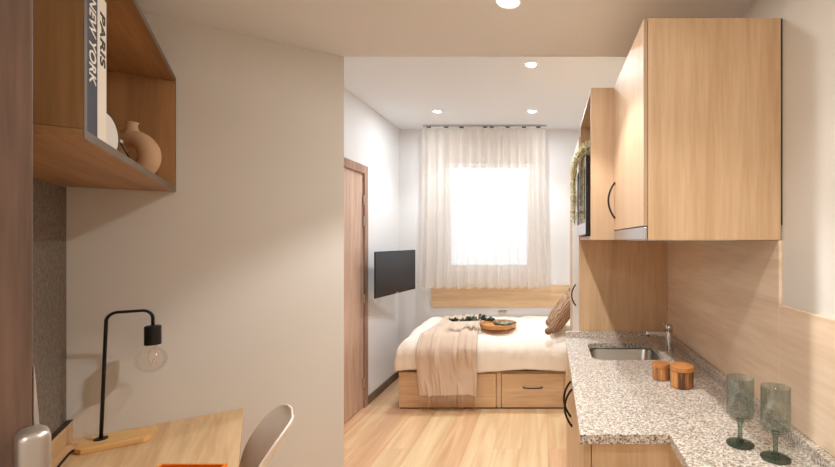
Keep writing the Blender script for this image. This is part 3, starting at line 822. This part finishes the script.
sprig('eucalyptus_sprig', TC+Vector((-.09, -.085, .060)), 'dark green eucalyptus sprig lying over the edge of the round tray', [(.06, .0, .0), (-.05, -.01, .018), (-.16, -.02, .014), (-.31, -.03, .012)], 62, .052, .018, 'leafdark', 11)
sprig('leaf_sprig', TC+Vector((.045, -.075, .018)), 'pale green leaf sprig lying inside the round tray', [(-.07, .0, .012), (0, .004, .01), (.06, .03, .006)], 22, .055, .018, 'leafmid', 5)
sprig('eucalyptus_sprig', TC+Vector((-.15, .22, .045)), 'small dark green sprig lying on the tan throw', [(.0, .0, .0), (-.03, .0, .006), (-.07, .01, .004)], 10, .04, .015, 'leafdark', 9)

# cushion with tassels
t = thing('cushion', 'brown plush cushion with pompoms leaning at the head of the bed', 'cushion', (.135, 3.895, .803), 0, rot=(0, R(36), R(4)))
# local: z = up the cushion, y across, x thickness
bm = NB(); n = 26; hs = .20
def cus(side):
    def f(u, v):
        a, b = u*2-1, v*2-1; e = (1-a**4)*(1-b**4); pin = 1-.07*(abs(a*b))**.0*(1-abs(a)**2)*abs(b)**3-.0
        return (side*.075*max(e, 0)**.55, a*hs*(1-.08*(1-abs(b)**2)*abs(a)**4), b*hs*(1-.08*(1-abs(a)**2)*abs(b)**4))
    return f
grid(bm, n, n, cus(1)); grid(bm, n, n, cus(-1)); bmesh.ops.remove_doubles(bm, verts=bm.verts, dist=.0005)
obj('cover', bm, 'pillow', t, smooth=True)
rnd = random.Random(8)
for sy, sz in ((-1, -1), (1, -1), (-1, 1), (1, 1)):
    bm = NB(); bmesh.ops.create_icosphere(bm, subdivisions=3, radius=.030)
    for v in bm.verts: v.co *= 1+.16*noise.noise(v.co*120); v.co += Vector((-.012, sy*(hs+.006), sz*(hs+.0)+(.02 if sz < 0 else 0)))
    if sy < 0 and sz < 0:
        for v in bm.verts: v.co += Vector((-.035, -.045, -.012))
        tube(bm, [(0, -.18, -.18), (-.047, -.245, -.19)], .003, 6)
    obj('pompom', bm, 'plush', t, smooth=True)

# headboard panel
o = bx('wall_mounted_headboard', (-1.256, XR-.002, YB-.02, YB-.0005, .735, .97), 'oak_x'); tag(o, 'long oak panel on the end wall behind the bed', 'headboard')

# curtains and rail
YC = 4.42
t = thing('curtain_rail', 'grey ceiling curtain rail with dark gliders', 'curtain rail', (0, YC, ZB))
bx('track', (-1.30, -.015, -.010, .010, -.016, -.0005), 'alu', t)
for x in (-1.24, -1.06, -.90, -.655, -.585, -.42, -.25, -.10):
    bx('glider', (x-.022, x+.022, -.0135, .0135, -.026, -.017), 'darkplastic', t, bevel=.002)
def curtain(x0, x1, label, seed, n, inner):
    rnd = random.Random(seed); ph = rnd.uniform(0, 6)
    def f(u, v):
        z = (ZB-.030)+(.957-(ZB-.030))*v
        a = u*n*2*PI+ph+.8*math.sin(u*5+seed)+.25*math.sin(v*3+u*9)
        am = (.012+.022*min(1, v*3))*(1 if v > .04 else .6)
        x = x0+(x1-x0)*u+.010*math.sin(a)*v*4*u*(1-u)+(u-inner)*.04*v*v
        return (x, YC+am*math.sin(a)+.006*noise.noise(Vector((u*6, v*3, seed))), z+.006*math.sin(a)*v*v)
    o = obj('sheer_curtain', grid(NB(), n*14, 40, f), 'sheer', None, smooth=True)
    tag(o, label, 'curtain', 'sheer curtains at the window'); return o
curtain(-1.306, -.488, 'wide ivory sheer curtain covering the window, on the television side', 2, 8, 1)
curtain(-.484, -.03, 'narrower ivory sheer curtain covering the window, on the kitchen side', 5, 5, 0)

# ------------------------------------------------------------------ television
A, B = Vector((-1.470, 3.616, 0)), Vector((-1.36, 4.36, 0)); c = (A+B)/2; d = (B-A); TW = d.length
t = thing('tv_set', 'black flat television on a wall bracket beside the bed', 'television', (c.x, c.y, 1.155), math.atan2(d.y, d.x))
bx('back_cover', (-TW/2+.06, TW/2-.06, .012, .040, -.15, .15), 'darkplastic', t, bevel=.006)
bm = NB(); box(bm, -TW/2, TW/2, .0, .0115, -.2, .2); obj('bezel', bm, 'darkplastic', t, bevel=.002)
bx('screen', (-TW/2+.008, TW/2-.008, -.0012, -.0002, -.184, .192), 'screen', t, bevel=0)
bx('badge', (-.022, .022, -.0014, -.0003, -.196, -.188), 'alu', t, bevel=0)
bm = NB(); box(bm, -.10, .10, .041, .047, -.10, .10); tube(bm, [(0, .045, 0), (0, .155, 0)], .018, 12); obj('bracket', bm, 'black', t)

# ------------------------------------------------------------------ downlights
def downlight(x, y, z, label, beam, spill, col=(1, .84, .66), size=110, blend=.5, group='recessed ceiling downlights'):
    t = thing('downlight', label, 'downlight', (x, y, z), 0, group)
    bm = NB(); lathe(bm, [(.034, -.001), (.046, -.001), (.046, -.004), (.040, -.007), (.034, -.004)], 32, closed=True); obj('trim_ring', bm, 'white', t)
    bm = NB(); lathe(bm, [(0, -.0012), (.0335, -.0012), (.0335, -.003), (0, -.003)], 28); obj('lens', bm, 'glow', t)
    l = bpy.data.lights.new('downlight_beam', 'SPOT'); l.energy = beam; l.color = col; l.spot_size = R(size); l.spot_blend = blend; l.shadow_soft_size = .02
    lo = bpy.data.objects.new('downlight_beam', l); COL.objects.link(lo); lo.parent = t; lo.location = (0, 0, -.012)
    l = bpy.data.lights.new('downlight_spill', 'AREA'); l.shape = 'DISK'; l.size = .06; l.energy = spill; l.color = col
    lo = bpy.data.objects.new('downlight_spill', l); COL.objects.link(lo); lo.parent = t; lo.location = (0, 0, -.009)
    return t
WARM = (1, .965, .92); MID = (.88, .95, 1)
downlight(-.135, 1.435, ZK, 'recessed downlight in the lowered kitchen ceiling', 21, 2.8, WARM, 108, .3)
downlight(-.115, 2.89, ZB, 'recessed downlight nearest the lowered kitchen ceiling', 17, 4, MID)
downlight(-1.028, 3.94, ZB, 'recessed downlight above the bed on the television side', 17, 4, MID)
downlight(-.148, 3.94, ZB, 'recessed downlight above the bed on the kitchen side', 17, 4, MID)
downlight(.26, .62, ZK, 'added fill downlight, out of view, in the kitchen ceiling', 9, 1.2, WARM, 116, .6)  # out of view, added to light the cabinet side
downlight(-.55, -.85, ZK, 'added fill downlight, out of view, beside the entry wall', 8, 8, WARM)  # out of view, added to fill the shade under the wall cabinet

# ------------------------------------------------------------------ daylight
w = bpy.data.worlds.new('daylight'); S.world = w; w.use_nodes = True
bg = w.node_tree.nodes['Background']; bg.inputs['Color'].default_value = (.84, .92, 1, 1); bg.inputs['Strength'].default_value = .85
pl = bpy.data.lights.new('window_portal', 'AREA'); pl.shape = 'RECTANGLE'; pl.size = WX1-WX0; pl.size_y = WZB-WZ0; pl.cycles.is_portal = True
po = bpy.data.objects.new('window_portal', pl); COL.objects.link(po); po.location = ((WX0+WX1)/2, YB+.24, (WZ0+WZB)/2); po.rotation_euler = (-PI/2, 0, 0)

# ------------------------------------------------------------------ view
S.view_settings.view_transform = 'Standard'; S.view_settings.look = 'None'
S.view_settings.exposure = 1.02; S.view_settings.gamma = 1; S.view_settings.use_curve_mapping = False
cy = S.cycles
cy.use_denoising = True; cy.max_bounces = 12; cy.diffuse_bounces = 10; cy.transparent_max_bounces = 16; cy.sample_clamp_indirect = 6
cy.caustics_reflective = False; cy.caustics_refractive = False
